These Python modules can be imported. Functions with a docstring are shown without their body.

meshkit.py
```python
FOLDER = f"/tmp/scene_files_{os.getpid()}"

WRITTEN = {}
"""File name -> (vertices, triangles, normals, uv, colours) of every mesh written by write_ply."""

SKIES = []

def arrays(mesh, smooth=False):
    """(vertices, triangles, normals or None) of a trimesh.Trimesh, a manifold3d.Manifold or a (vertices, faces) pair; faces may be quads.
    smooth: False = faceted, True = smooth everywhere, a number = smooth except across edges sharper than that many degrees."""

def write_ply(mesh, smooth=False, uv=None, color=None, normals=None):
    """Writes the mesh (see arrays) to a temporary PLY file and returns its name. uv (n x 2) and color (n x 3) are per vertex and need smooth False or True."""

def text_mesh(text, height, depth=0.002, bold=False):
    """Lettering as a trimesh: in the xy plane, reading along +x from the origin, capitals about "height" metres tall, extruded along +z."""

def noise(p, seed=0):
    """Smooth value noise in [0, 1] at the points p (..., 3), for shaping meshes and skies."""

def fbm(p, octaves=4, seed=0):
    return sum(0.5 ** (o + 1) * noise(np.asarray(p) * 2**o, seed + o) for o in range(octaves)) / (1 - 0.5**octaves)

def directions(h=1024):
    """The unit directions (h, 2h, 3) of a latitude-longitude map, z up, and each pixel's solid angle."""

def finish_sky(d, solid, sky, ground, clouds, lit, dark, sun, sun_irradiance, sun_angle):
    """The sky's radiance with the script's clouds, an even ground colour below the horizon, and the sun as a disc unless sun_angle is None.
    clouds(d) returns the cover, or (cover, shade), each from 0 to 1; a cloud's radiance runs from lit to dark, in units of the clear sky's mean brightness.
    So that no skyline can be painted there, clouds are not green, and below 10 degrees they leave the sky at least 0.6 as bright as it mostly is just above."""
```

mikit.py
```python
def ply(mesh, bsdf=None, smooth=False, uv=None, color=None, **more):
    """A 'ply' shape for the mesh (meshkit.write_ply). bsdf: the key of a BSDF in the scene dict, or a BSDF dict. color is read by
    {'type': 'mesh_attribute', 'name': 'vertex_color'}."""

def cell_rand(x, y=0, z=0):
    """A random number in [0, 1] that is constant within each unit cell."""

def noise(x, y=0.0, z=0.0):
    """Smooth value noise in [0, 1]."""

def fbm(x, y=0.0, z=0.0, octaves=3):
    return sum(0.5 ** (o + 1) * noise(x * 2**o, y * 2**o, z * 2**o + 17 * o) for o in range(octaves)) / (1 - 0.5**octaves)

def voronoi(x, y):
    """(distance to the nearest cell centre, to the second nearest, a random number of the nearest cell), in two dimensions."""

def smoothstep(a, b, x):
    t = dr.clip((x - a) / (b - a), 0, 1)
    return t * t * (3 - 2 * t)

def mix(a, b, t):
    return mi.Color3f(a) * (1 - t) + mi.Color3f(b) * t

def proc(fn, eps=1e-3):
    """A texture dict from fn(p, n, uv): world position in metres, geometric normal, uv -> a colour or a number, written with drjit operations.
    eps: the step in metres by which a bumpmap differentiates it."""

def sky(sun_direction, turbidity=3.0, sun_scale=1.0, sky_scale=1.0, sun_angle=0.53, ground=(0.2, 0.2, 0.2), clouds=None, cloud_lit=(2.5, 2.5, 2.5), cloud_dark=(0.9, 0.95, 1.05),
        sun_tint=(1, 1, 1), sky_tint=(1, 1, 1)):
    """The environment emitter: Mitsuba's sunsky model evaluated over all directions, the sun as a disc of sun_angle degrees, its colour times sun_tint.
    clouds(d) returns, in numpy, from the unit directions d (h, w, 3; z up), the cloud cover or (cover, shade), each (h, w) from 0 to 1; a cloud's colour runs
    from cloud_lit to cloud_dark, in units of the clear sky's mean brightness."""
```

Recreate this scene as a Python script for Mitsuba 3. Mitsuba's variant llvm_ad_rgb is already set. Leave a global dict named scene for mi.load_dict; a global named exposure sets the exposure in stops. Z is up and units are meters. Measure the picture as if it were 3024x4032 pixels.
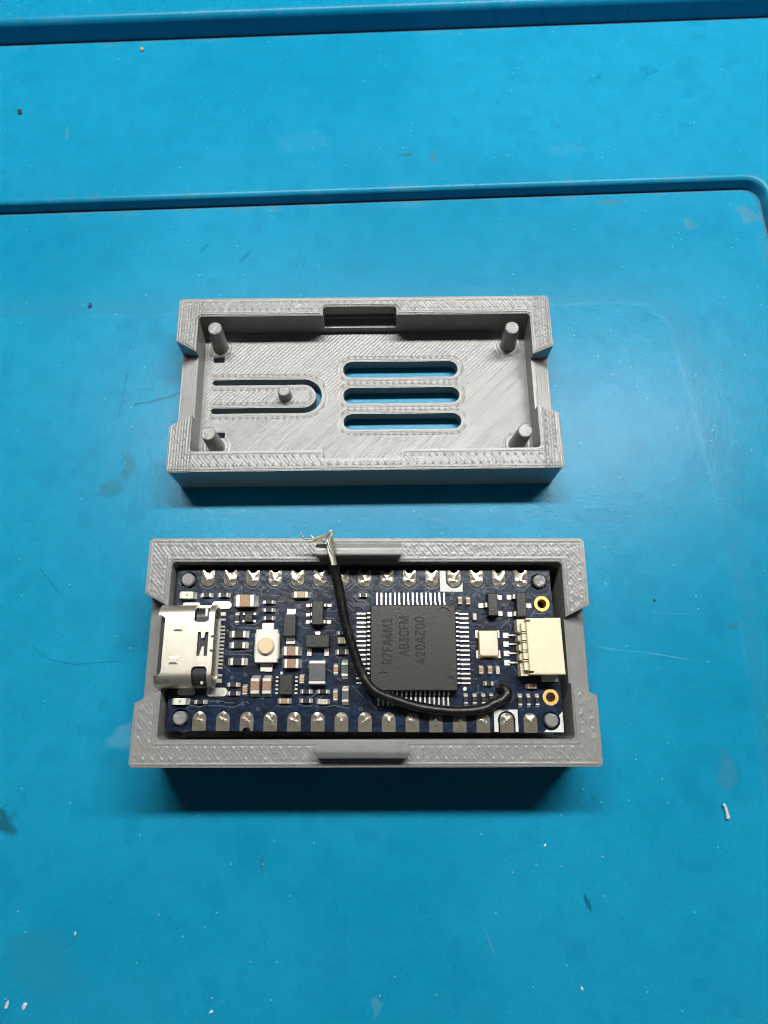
# Two halves of a small grey printed case with a circuit board, on a blue silicone soldering mat.
# All sizes below are written in millimetres of the real things; U scales them to scene units.
import math, random
import numpy as np, trimesh, mitsuba as mi, mikit, meshkit
import drjit as dr
from manifold3d import Manifold, CrossSection, FillRule
from shapely.geometry import Polygon, Point, box as sbox, LineString
from shapely import affinity, union_all
from mikit import noise, fbm, voronoi, smoothstep, mix, proc

U = 0.01
random.seed(7)
rng = np.random.default_rng(11)
scene, labels = {}, {}
T4 = mi.ScalarTransform4f

# ------------------------------------------------------------------ camera, lamps, exposure
def rot(rx, ry, rz):
    a, b, c = np.radians([rx, ry, rz])
    X = np.array([[1, 0, 0], [0, np.cos(a), -np.sin(a)], [0, np.sin(a), np.cos(a)]])
    Y = np.array([[np.cos(b), 0, np.sin(b)], [0, 1, 0], [-np.sin(b), 0, np.cos(b)]])
    Z = np.array([[np.cos(c), -np.sin(c), 0], [np.sin(c), np.cos(c), 0], [0, 0, 1]])
    return Z @ Y @ X
R = rot(16.354, -0.375, -0.114)
M = np.eye(4)
M[:3, 0], M[:3, 1], M[:3, 2] = -R[:, 0], R[:, 1], -R[:, 2]
M[:3, 3] = np.array([1.712, -6.968, 85.862]) * U
scene['camera'] = {'type': 'perspective', 'fov': 58.481, 'fov_axis': 'x', 'near_clip': 2 * U, 'far_clip': 4000 * U,
                   'to_world': T4(M.tolist())}
exposure = 0.0
LAMP_L, ROOM_L = 88.0, 0.060
scene['room_light'] = {'type': 'constant', 'radiance': {'type': 'rgb', 'value': [ROOM_L * 0.95, ROOM_L, ROOM_L * 1.02]}}
lamp_at = np.array([32.0, 152.0, 300.0])
ld = np.array([0.08, 0.12, 1.0]); ld /= np.linalg.norm(ld)
lx = np.array([1.0, 0, 0]) - ld * ld[0]; lx /= np.linalg.norm(lx)
ly = np.cross(ld, lx)
lv = np.array([lamp_at + a * lx * 160 + b * ly * 13 for a, b in ((-1, -1), (1, -1), (1, 1), (-1, 1))])
scene['bar_lamp'] = mikit.ply((lv * U, np.array([[0, 2, 1], [0, 3, 2]])), None,
                              emitter={'type': 'area', 'radiance': {'type': 'rgb', 'value': [LAMP_L, LAMP_L * 0.985, LAMP_L * 0.93]}})
labels['bar_lamp'] = {'label': 'white bar lamp shining from above beyond the far edge of the mat', 'category': 'lamp'}

# ------------------------------------------------------------------ materials
def const(rgb): return {'type': 'rgb', 'value': list(rgb)}
def P(color, rough=0.5, metal=0.0, spec=0.5, **k):
    return {'type': 'principled', 'base_color': const(color) if isinstance(color, (tuple, list)) else color,
            'roughness': rough, 'metallic': metal, 'specular': spec, **k}
def mm(p): return p.x / U, p.y / U, p.z / U
def bump(inner, fn, eps=0.03):
    return {'type': 'bumpmap', 'arbitrary': proc(fn, eps * U), 'scale': 1.0, 'bsdf': inner}
def two(b): return {'type': 'twosided', 'bsdf': b}

MA = math.radians(2.54)
V0, U0, RC = 66.9, 62.15, 2.6            # the recess of the mat: top wall, right wall, corner radius
def recess(x, y):                        # signed distance to the recess's wall, negative inside
    u, v = x * math.cos(MA) + y * math.sin(MA), y * math.cos(MA) - x * math.sin(MA)
    a, b = u - (U0 - RC), v - (V0 - RC)
    return dr.minimum(dr.maximum(a, b), 0) + dr.sqrt(dr.square(dr.maximum(a, 0)) + dr.square(dr.maximum(b, 0))) - RC
def step2(x, y): return (y - 98.1) - 0.0545 * x
def emboss(x, y):                        # faint outline pressed into the mat
    a = x - (46.85 - 0.0018 * dr.square(dr.maximum(y, 0))) + 5
    b = (y - 48.55 - 0.033 * x) + 5
    return dr.minimum(dr.maximum(a, b), 0) + dr.sqrt(dr.square(dr.maximum(a, 0)) + dr.square(dr.maximum(b, 0))) - 5
STAINS = [  # x, y, rx, ry, angle, colour, strength
    (-31.6, 24.6, 0.9, 2.6, 0.1, (0.02, 0.16, 0.24), 0.75), (-34.0, 21.2, 2.0, 1.2, 0.35, (0.02, 0.16, 0.24), 0.75),
    (-41.4, -18.6, 1.3, 1.9, 0.5, (0.01, 0.03, 0.03), 0.85), (-11.6, -23.2, 0.35, 0.9, 0.2, (0.01, 0.13, 0.22), 0.6),
    (25.1, -27.5, 0.28, 1.0, 0.15, (0.0, 0.05, 0.08), 0.8), (48.2, 63.1, 1.0, 0.9, 0.0, (0.12, 0.24, 0.28), 0.4),
    (42.6, -13.6, 1.4, 2.2, 0.0, (0.06, 0.22, 0.30), 0.45), (-28.6, -9.6, 2.2, 1.6, 0.5, (0.14, 0.42, 0.60), 0.5),
    (-35.0, -33.0, 5.0, 3.0, -0.5, (0.02, 0.24, 0.40), 0.55), (10.0, 73.4, 0.8, 0.7, 0.0, (0.05, 0.20, 0.24), 0.7),
    (5.8, 73.6, 1.0, 0.5, 0.0, (0.03, 0.14, 0.17), 0.8), (-45.6, 77.6, 0.3, 1.4, 0.1, (0.10, 0.24, 0.30), 0.6),
    (57.0, 64.6, 2.2, 1.2, -0.8, (0.16, 0.22, 0.24), 0.4), (36.5, 67.0, 2.0, 0.35, 0.05, (0.12, 0.14, 0.14), 0.7),
    (1.5, -37.5, 1.1, 0.6, 1.2, (0.18, 0.38, 0.50), 0.3), (-18.0, 57.0, 0.3, 1.3, -0.6, (0.0, 0.13, 0.28), 0.7),
    (-24.0, 58.5, 1.3, 0.25, 0.9, (0.0, 0.14, 0.28), 0.6), (45.8, 3.6, 0.9, 0.5, 0.1, (0.04, 0.12, 0.16), 0.45),
    (30.0, 75.0, 4.0, 1.2, 0.1, (0.10, 0.38, 0.62), 0.16), (-10.0, 76.0, 5.0, 2.0, 0.2, (0.10, 0.38, 0.60), 0.12),
    (24.0, 41.0, 5.5, 3.6, 0.2, (0.11, 0.36, 0.58), 0.15), (43.0, 30.0, 2.8, 3.5, 0.2, (0.12, 0.36, 0.56), 0.15),
    (44.0, 90.0, 1.6, 0.8, 0.2, (0.0, 0.16, 0.30), 0.5), (36.0, 89.0, 0.6, 0.5, 0.2, (0.0, 0.14, 0.26), 0.6),
]
SCRATCH = [  # polyline, width, colour, strength
    ([(-31.5, 33.6), (-30.0, 33.8), (-27.6, 34.4), (-25.5, 35.3)], 0.22, (0.0, 0.09, 0.18), 0.8),
    ([(-33.2, 38.0), (-33.3, 35.5), (-33.6, 31.5)], 0.14, (0.0, 0.12, 0.24), 0.7),
    ([(-31.8, 35.6), (-29.4, 35.9)], 0.15, (0.01, 0.13, 0.24), 0.5),
    ([(-41.2, 10.6), (-38.4, 7.4)], 0.13, (0.0, 0.09, 0.18), 0.55),
    ([(-40.8, 0.9), (-38.6, -0.6), (-35.4, -1.2), (-32.2, -0.9), (-29.8, -0.8)], 0.10, (0.0, 0.09, 0.18), 0.6),
    ([(28.6, 0.9), (31.5, 0.4), (34.5, 0.2), (39.8, -0.7)], 0.07, (0.12, 0.46, 0.66), 0.75),
    ([(36.0, 5.1), (41.0, 4.9)], 0.07, (0.10, 0.42, 0.62), 0.5),
    ([(36.5, 46.5), (37.0, 42.0), (37.2, 37.0)], 0.16, (0.01, 0.16, 0.30), 0.4),
    ([(1.0, -20.2), (14.0, -20.0)], 0.05, (0.08, 0.40, 0.60), 0.2),
    ([(13.2, -29.6), (14.5, -32.6)], 0.10, (0.20, 0.42, 0.56), 0.25),
]
def mat_color(p, n, uv):
    x, y, z = mm(p)
    a = fbm(x * 0.045 + 3, y * 0.05, 0.3, 4)
    b = fbm(x * 0.5, y * 0.5, 4.0, 3)
    g = noise(x * 5.5, y * 5.5, 1.0)
    c = mix((0.0020, 0.178, 0.318), (0.0060, 0.206, 0.360), smoothstep(0.3, 0.7, a))
    c = c * (0.90 + 0.12 * b + 0.09 * g)
    film = smoothstep(0.52, 0.78, fbm(x * 0.13 + 7, y * 0.16 + 2, 0.0, 4))
    c = mix(c, (0.012, 0.215, 0.37), 0.18 * film)
    smudge = smoothstep(0.60, 0.74, fbm(x * 0.30 + 31, y * 0.34 + 12, 0.0, 3))
    c = mix(c, (0.001, 0.13, 0.26), 0.20 * smudge)
    wx, wy = x + 1.0 * (noise(x * 0.9, y * 0.9, 3.0) - 0.5), y + 1.0 * (noise(x * 0.9 + 50, y * 0.9, 3.0) - 0.5)
    for sx, sy, rx, ry, an, col, s in STAINS:
        col, s = tuple(0.72 * q for q in col), 0.8 * s
        ca, sa = math.cos(an), math.sin(an)
        k = min(1.0, 1.2 * min(rx, ry))
        qx, qy = x + (wx - x) * k * 1.4, y + (wy - y) * k * 1.4
        d = dr.sqrt(dr.square(((qx - sx) * ca + (qy - sy) * sa) / rx) + dr.square(((qy - sy) * ca - (qx - sx) * sa) / ry))
        c = mix(c, col, s * smoothstep(1.15, 0.6, d) * (0.65 + 0.5 * b))
    for pts, w, col, s in SCRATCH:
        col, s = tuple(0.72 * q for q in col), 0.7 * s
        d = mi.Float(1e3)
        for (x0, y0), (x1, y1) in zip(pts[:-1], pts[1:]):
            L = (x1 - x0) ** 2 + (y1 - y0) ** 2
            t = dr.clip(((x - x0) * (x1 - x0) + (y - y0) * (y1 - y0)) / L, 0, 1)
            d = dr.minimum(d, dr.sqrt(dr.square(x - x0 - t * (x1 - x0)) + dr.square(y - y0 - t * (y1 - y0))))
        c = mix(c, col, s * smoothstep(w, 0.3 * w, d + 0.12 * (b - 0.5)))
    e = emboss(x, y)
    c = mix(c, (0.02, 0.17, 0.28), 0.35 * smoothstep(0.0, 0.5, e) * smoothstep(5.0, 0.5, e) * (0.4 + b))
    c = mix(c, (0.02, 0.225, 0.375), 0.22 * smoothstep(0.35, 0.05, dr.abs(e + 0.1)) * smoothstep(0.4, 0.6, b))
    d1, d2, h1 = voronoi(x * 0.62, y * 0.62)
    c = mix(c, (0.30, 0.45, 0.52), smoothstep(0.075, 0.04, d1) * dr.select(h1 > 0.955, 0.6, 0.0))
    d1, d2, h2 = voronoi(x * 1.5 + 40, y * 1.5)
    c = mix(c, (0.16, 0.35, 0.45), smoothstep(0.13, 0.05, d1) * dr.select(h2 > 0.88, 0.28 * h1, 0.0))
    c = mix(c, (0.0, 0.07, 0.14), smoothstep(0.15, 0.06, d1) * dr.select(h2 < 0.06, 0.5, 0.0))
    s = recess(x, y)
    grime = smoothstep(0.45, 0.05, dr.abs(s + 0.12)) + 0.35 * smoothstep(2.2, 0.0, dr.abs(s + 0.1)) * smoothstep(0.5, 0.7, b)
    t = step2(x, y)
    grime = grime + smoothstep(0.4, 0.05, dr.abs(t + 0.12)) + 0.3 * smoothstep(1.8, 0.0, dr.abs(t + 0.1)) * smoothstep(0.5, 0.7, b)
    return mix(c, (0.11, 0.12, 0.11), dr.clip(0.5 * grime, 0, 0.8) * dr.select(n.z > 0.6, 1.0, 0.3))
def mat_bump(p, n, uv):
    x, y, z = mm(p)
    h = 0.007 * noise(x * 3.2, y * 3.2, z * 3.2) + 0.008 * noise(x * 0.9, y * 0.9, 2.0) + 0.006 * noise(x * 9, y * 9, 1.0)
    e = emboss(x, y)
    h = h + 0.022 * smoothstep(-0.8, 0.8, e) + 0.004 * smoothstep(0.5, 0.0, dr.abs(e))
    return h * U
scene['blue_silicone'] = two(bump(P(proc(mat_color), 0.31, spec=0.14), mat_bump, 0.06))

CV = (-0.106, 33.997, math.radians(0.762))       # where the cover lies
BS = (0.353, -0.138)                             # where the base lies
OW, OD, IW, ID = 24.55, 12.2, 21.85, 9.5         # half sizes of the case's outline and of its hollow
def tri(s): return 1 - dr.abs(2 * (s - dr.floor(s)) - 1)
SLOTS = [(-3.05, 12.5, 3.78, 1.17), (-3.02, 12.58, -0.10, 1.17), (-2.98, 12.66, -3.90, 1.14)]
UA, UR, UW, UX0, UX1, UYC = 2.07, 2.07, 0.41, -20.6, -8.35, -0.06
def side_lines(z, x, y): return 0.010 * dr.sqrt(tri(z / 0.2)) + 0.006 * noise(x * 2, y * 2, z * 2)
def print_bump(p, n, uv):
    x, y, z = mm(p)
    tread = dr.sqrt(tri((OW - 0.05 - dr.abs(x - BS[0])) / 0.343)) * dr.select((dr.abs(x - BS[0]) > IW) & (z < 10.3) & (z > 2.5), 0.06, 0.0)
    rough = 0.008 * noise(x * 3.5, y * 3.5, z * 3.5) + 0.003 * noise(x * 7, y * 7, z * 7)
    return U * dr.select(n.z > 0.7, tread + rough, side_lines(z, x, y))
def pla_color(p, n, uv):
    x, y, z = mm(p)
    return mi.Color3f(0.178, 0.180, 0.179) * (0.9 + 0.2 * fbm(x * 0.8, y * 0.8, z * 0.8, 3))
pla = lambda: P(proc(pla_color), 0.36, spec=0.55)
def tip_bump(p, n, uv):
    x, y, z = mm(p)
    return U * dr.select(n.z > 0.7, 0.10 * noise(x * 3.0, y * 3.0, z) + 0.03 * noise(x * 7, y * 7, z), side_lines(z, x, y))
scene['peg_plastic'] = two(bump(pla(), tip_bump, 0.03))
scene['grey_plastic'] = two(bump(pla(), print_bump, 0.03))

def mask_color(p, n, uv):
    x, y, z = mm(p)
    w = fbm(x * 1.6, y * 1.6, 0.0, 3)
    c = mix((0.0012, 0.0048, 0.015), (0.002, 0.0115, 0.036), smoothstep(0.35, 0.65, w))
    d1, _, h = voronoi(x * 2.2, y * 2.2)
    return mix(c, (0.16, 0.19, 0.24), smoothstep(0.10, 0.05, d1) * dr.select(h > 0.86, 0.6, 0.0))
def mask_bump(p, n, uv):
    x, y, z = mm(p)
    return U * (0.006 * noise(x * 5, y * 5, 0.0) + 0.014 * noise(x * 2, y * 2, 0.0) + 0.003 * smoothstep(0.35, 0.65, noise(x * 2.6 + 9, y * 2.6, 5.0)))
scene['solder_mask'] = two(bump(P(proc(mask_color), 0.28, spec=0.5), mask_bump, 0.03))
scene['mask_over_copper'] = two(P((0.045, 0.060, 0.080), 0.32, spec=0.6))
scene['white_ink'] = two(P((0.50, 0.51, 0.49), 0.55))
def solder_bump(p, n, uv):
    x, y, z = mm(p)
    return U * 0.05 * fbm(x * 2.2, y * 2.2, z * 2.2, 3)
scene['solder'] = two(bump(P((0.25, 0.23, 0.185), 0.22, 0.6), solder_bump, 0.03))
scene['pin_tin'] = two(P((0.66, 0.63, 0.55), 0.45, 0.5))
scene['bright_tin'] = two(P((0.62, 0.60, 0.56), 0.40, 0.75))
scene['gold'] = two(P((0.72, 0.44, 0.13), 0.42, 0.7))
def epoxy_bump(p, n, uv):
    x, y, z = mm(p)
    return U * 0.012 * noise(x * 9, y * 9, z * 9)
scene['black_epoxy'] = two(bump(P((0.019, 0.020, 0.019), 0.42, spec=0.40), epoxy_bump, 0.02))
scene['lead_tin'] = two(P((0.72, 0.70, 0.66), 0.37, 0.93))
scene['chip_mark'] = two(P((0.010, 0.009, 0.008), 0.6, spec=0.3))
def steel_bump(p, n, uv):
    x, y, z = mm(p)
    return U * (0.012 * noise(x * 1.2, y * 1.2, z * 1.2) + 0.003 * noise(x * 8, y * 8, z * 8))
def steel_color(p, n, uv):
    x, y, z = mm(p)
    worn_shade = smoothstep(0.45, 0.7, fbm(x * 1.1, y * 1.1, z * 1.1, 3)) * smoothstep(-2.2, -3.2, y)  # brown wear, and the near side's dark reflection painted into the colour
    return mix((0.74, 0.69, 0.60), (0.34, 0.30, 0.25), 0.8 * worn_shade)
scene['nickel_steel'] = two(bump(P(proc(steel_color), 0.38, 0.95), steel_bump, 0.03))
scene['dark_plastic'] = two(P((0.016, 0.018, 0.020), 0.4))
def cream_color(p, n, uv):
    x, y, z = mm(p)
    return mi.Color3f(0.60, 0.555, 0.395) * (0.95 + 0.08 * fbm(x, y, z, 2))
scene['cream_plastic'] = two(P(proc(cream_color), 0.42))
scene['button_cream'] = two(P((0.54, 0.43, 0.27), 0.5))
scene['button_white'] = two(P((0.56, 0.55, 0.51), 0.45))
scene['ceramic_tan'] = two(P((0.27, 0.165, 0.085), 0.45))
scene['ceramic_sand'] = two(P((0.33, 0.25, 0.14), 0.45))
scene['ceramic_brown'] = two(P((0.24, 0.14, 0.09), 0.45))
scene['ceramic_pale'] = two(P((0.40, 0.37, 0.33), 0.45))
scene['resistor_black'] = two(P((0.018, 0.018, 0.022), 0.35))
scene['ferrite_grey'] = two(P((0.062, 0.067, 0.07), 0.5))
scene['led_white'] = two(P((0.54, 0.56, 0.48), 0.35))
scene['crystal_lid'] = two(P((0.50, 0.445, 0.365), 0.42, 0.6))
def rubber_color(p, n, uv):
    x, y, z = mm(p)
    d = smoothstep(0.5, 0.75, fbm(x * 1.5, y * 1.5, z * 1.5, 3))
    return mix((0.004, 0.0045, 0.0045), (0.014, 0.014, 0.013), d)
scene['gilt_frame'] = two(P((0.40, 0.28, 0.11), 0.4, 0.7))
def rubber_bump(p, n, uv):
    x, y, z = mm(p)
    return U * (0.05 * noise(x * 1.3, y * 1.3, z * 1.3) + 0.012 * noise(x * 5, y * 5, z * 5))
scene['black_rubber'] = two(bump(P(proc(rubber_color), 0.38, spec=0.35), rubber_bump, 0.03))
scene['tinned_copper'] = two(P((0.55, 0.53, 0.45), 0.38, 0.8))
scene['scrap_white'] = two(P((0.40, 0.48, 0.52), 0.45))
scene['scrap_dark'] = two(P((0.012, 0.016, 0.018), 0.6))
scene['scrap_blue'] = two(P((0.01, 0.03, 0.16), 0.5))
scene['scrap_brown'] = two(P((0.30, 0.22, 0.13), 0.7))

# ------------------------------------------------------------------ mesh helpers
def arr(m):
    if isinstance(m, Manifold):
        g = m.to_mesh(); return np.array(g.vert_properties[:, :3], float), np.array(g.tri_verts, int)
    if isinstance(m, trimesh.Trimesh): return np.array(m.vertices, float), np.array(m.faces, int)
    return np.asarray(m[0], float), np.asarray(m[1], int)
def join(*ms):
    vs, fs, at = [], [], 0
    for m in ms:
        v, f = arr(m)
        if f.shape[1] == 4: f = np.vstack([f[:, [0, 1, 2]], f[:, [0, 2, 3]]])
        vs.append(v); fs.append(f + at); at += len(v)
    return np.vstack(vs), np.vstack(fs)
def key(name):
    if name not in scene and name not in RES: RES.add(name); return name
    i = 1
    while f'{name}_{i:03d}' in scene or f'{name}_{i:03d}' in RES: i += 1
    RES.add(f'{name}_{i:03d}')
    return f'{name}_{i:03d}'
RES = set()
def put(name, mesh, bsdf, smooth=False, **lab):
    k = key(name)
    v, f = arr(mesh)
    scene[k] = mikit.ply((v * U, f), bsdf, smooth)
    if lab: labels[k] = lab
    return k
def cs(poly):
    rings = []
    for g in getattr(poly, 'geoms', [poly]):
        if g.is_empty or g.geom_type != 'Polygon': continue
        rings += [np.array(g.exterior.coords)[:-1]] + [np.array(r.coords)[:-1] for r in g.interiors]
    return CrossSection(rings, FillRule.EvenOdd)
def ext(poly, z0, z1): return cs(poly).extrude(z1 - z0).translate([0, 0, z0])
def rrect(w, d, r, cx=0, cy=0, q=6): return sbox(cx - w / 2 + r, cy - d / 2 + r, cx + w / 2 - r, cy + d / 2 - r).buffer(r, quad_segs=q)
def rbox(cx, cy, z0, w, d, h, c=0.05, top=None):
    """A box with chamfered edges; top scales its upper face."""
    c = min(c, w * 0.3, d * 0.3, h * 0.3); pts = []
    for sz, zz, zc in ((0, z0, z0 + c), (1, z0 + h, z0 + h - c)):
        k = top if (sz and top) else 1.0
        for sx in (-1, 1):
            for sy in (-1, 1):
                X, Y = w / 2 * k, d / 2 * k
                pts += [(cx + sx * (X - c), cy + sy * (Y - c), zz), (cx + sx * X, cy + sy * (Y - c), zc), (cx + sx * (X - c), cy + sy * Y, zc)]
    return Manifold.hull_points(np.array(pts, float))
def cyl(x, y, z0, z1, r0, r1=None, n=32, ch=0.0):
    r1 = r0 if r1 is None else r1
    prof = [(0, z0), (r0, z0), (r1, z1 - ch), (max(r1 - ch, 0.01), z1), (0, z1)] if ch else [(0, z0), (r0, z0), (r1, z1), (0, z1)]
    m = trimesh.creation.revolve(np.array(prof), sections=n); m.apply_translation([x, y, 0]); return arr(m)
def tube(points, radius, n=12, caps=True, sub=6):
    p = np.array(points, float)
    if sub > 1:                                            # Catmull-Rom
        e = np.vstack([2 * p[0] - p[1], p, 2 * p[-1] - p[-2]]); out = []
        for i in range(1, len(e) - 2):
            for t in np.arange(sub) / sub:
                a, b, c, d = e[i - 1], e[i], e[i + 1], e[i + 2]
                out.append(0.5 * (2 * b + (c - a) * t + (2 * a - 5 * b + 4 * c - d) * t * t + (3 * b - a - 3 * c + d) * t ** 3))
        p = np.array(out + [p[-1]])
    r = np.broadcast_to(radius, (len(p),)) if np.ndim(radius) == 0 else np.interp(np.linspace(0, 1, len(p)), np.linspace(0, 1, len(radius)), radius)
    t = np.gradient(p, axis=0); t /= np.linalg.norm(t, axis=1, keepdims=True)
    nrm = np.cross(t[0], [0.3, 0.2, 1.0]); nrm /= np.linalg.norm(nrm); N = []
    for k in range(len(p)):
        nrm = nrm - t[k] * (nrm @ t[k]); nrm /= np.linalg.norm(nrm); N.append(nrm)
    N = np.array(N); B = np.cross(t, N); an = np.arange(n) * 2 * np.pi / n
    v = (p[:, None] + r[:, None, None] * (np.cos(an)[None, :, None] * N[:, None] + np.sin(an)[None, :, None] * B[:, None])).reshape(-1, 3)
    f = []
    for i in range(len(p) - 1):
        for j in range(n):
            a, b = i * n + j, i * n + (j + 1) % n
            f += [(a, b, b + n), (a, b + n, a + n)]
    if caps:
        v = np.vstack([v, p[0], p[-1]]); c0, c1 = len(v) - 2, len(v) - 1
        for j in range(n):
            f += [(c0, (j + 1) % n, j), (c1, (len(p) - 1) * n + j, (len(p) - 1) * n + (j + 1) % n)]
    return v, np.array(f)
def slabs(levels):
    """levels: (z0, z1, polygon) from the bottom up, each a printed layer or a run of equal layers."""
    return Manifold.batch_boolean([ext(p, a, b) for a, b, p in levels], __import__('manifold3d').OpType.Add)
def flat(poly, z):
    v, f = trimesh.creation.triangulate_polygon(poly, engine='earcut')
    return np.column_stack([v, np.full(len(v), z)]), np.array(f)[:, ::1]
def upward(v, f):
    n = np.cross(v[f[:, 1]] - v[f[:, 0]], v[f[:, 2]] - v[f[:, 0]])[:, 2] < 0
    f = f.copy(); f[n] = f[n][:, ::-1]; return v, f

def ntri(s): return 1 - np.abs(2 * (s - np.floor(s)) - 1)
def nhash(k, seed): return np.modf(np.abs(np.sin(k * 12.9898 + seed * 78.233) * 43758.5453))[0]
def nsm(a, b, x): t = np.clip((x - a) / (b - a), 0, 1); return t * t * (3 - 2 * t)
def nlines(x, y, ang, pitch, seed):
    """Nozzle lines side by side: each a rounded ridge, some sunk, some proud, changing along their length."""
    s = (x * math.sin(ang) + y * math.cos(ang)) / pitch
    along = x * math.cos(ang) - y * math.sin(ang)
    k = np.floor(s)
    w = 0.5 + 0.5 * nhash(k, seed) + 0.45 * meshkit.noise(np.stack([k * 3.7, along * 0.35, 0 * k + seed], -1))
    return np.sqrt(np.maximum(ntri(s), 0)) * w
def rim_height(x, y, d_out, d_in, seed):
    d = np.minimum(d_out, d_in)
    h = (0.044 if seed == 8 else 0.030) * nlines(x, y, math.radians(50), 0.37, seed)
    h = h * nsm(0.36, 0.52, d) + 0.05 * np.sqrt(np.maximum(ntri(d / 0.40), 0)) * (1 - nsm(0.36, 0.52, d))
    run = np.where(np.abs(y) > ID, x, y)
    for dd, q in ((d_out, 0.0), (d_in, 0.5)):                    # blobs where the nozzle turned back
        c = ntri(run / 0.98 + q + 0.15 * nhash(np.floor(run / 0.98 + q), seed + 3))
        h = h + (0.055 if seed == 8 else 0.034) * nsm(0.45, 0.95, c) * nsm(0.24, 0.02, np.abs(dd - 0.66))
    return h + 0.035 * meshkit.noise(np.stack([x * 1.6, y * 1.6, 0 * x], -1), seed) + 0.008 * meshkit.noise(np.stack([x * 4, y * 4, 0 * x], -1), seed)
def relief(poly, z, height, cell=0.07):
    """A finely cut sheet on a flat printed face, carrying the relief of its print lines."""
    from shapely import contains_xy, distance, points
    x0, y0, x1, y1 = poly.bounds
    gx, gy = np.arange(x0, x1 + cell, cell), np.arange(y0, y1 + cell, cell)
    X, Y = np.meshgrid(gx, gy, indexing='ij')
    inside = contains_xy(poly.buffer(-0.01), X, Y)
    quad = inside[:-1, :-1] & inside[1:, :-1] & inside[1:, 1:] & inside[:-1, 1:]
    i, j = np.nonzero(quad); n = Y.shape[1]
    f = np.stack([i * n + j, (i + 1) * n + j, (i + 1) * n + j + 1, i * n + j + 1], 1)
    used = np.unique(f); back = np.zeros(X.size, int); back[used] = np.arange(len(used))
    xs_, ys_ = X.ravel()[used], Y.ravel()[used]
    f = back[f]
    return np.column_stack([xs_, ys_, z + 0.006 + height(xs_, ys_)]), np.vstack([f[:, [0, 1, 2]], f[:, [0, 2, 3]]])

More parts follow.
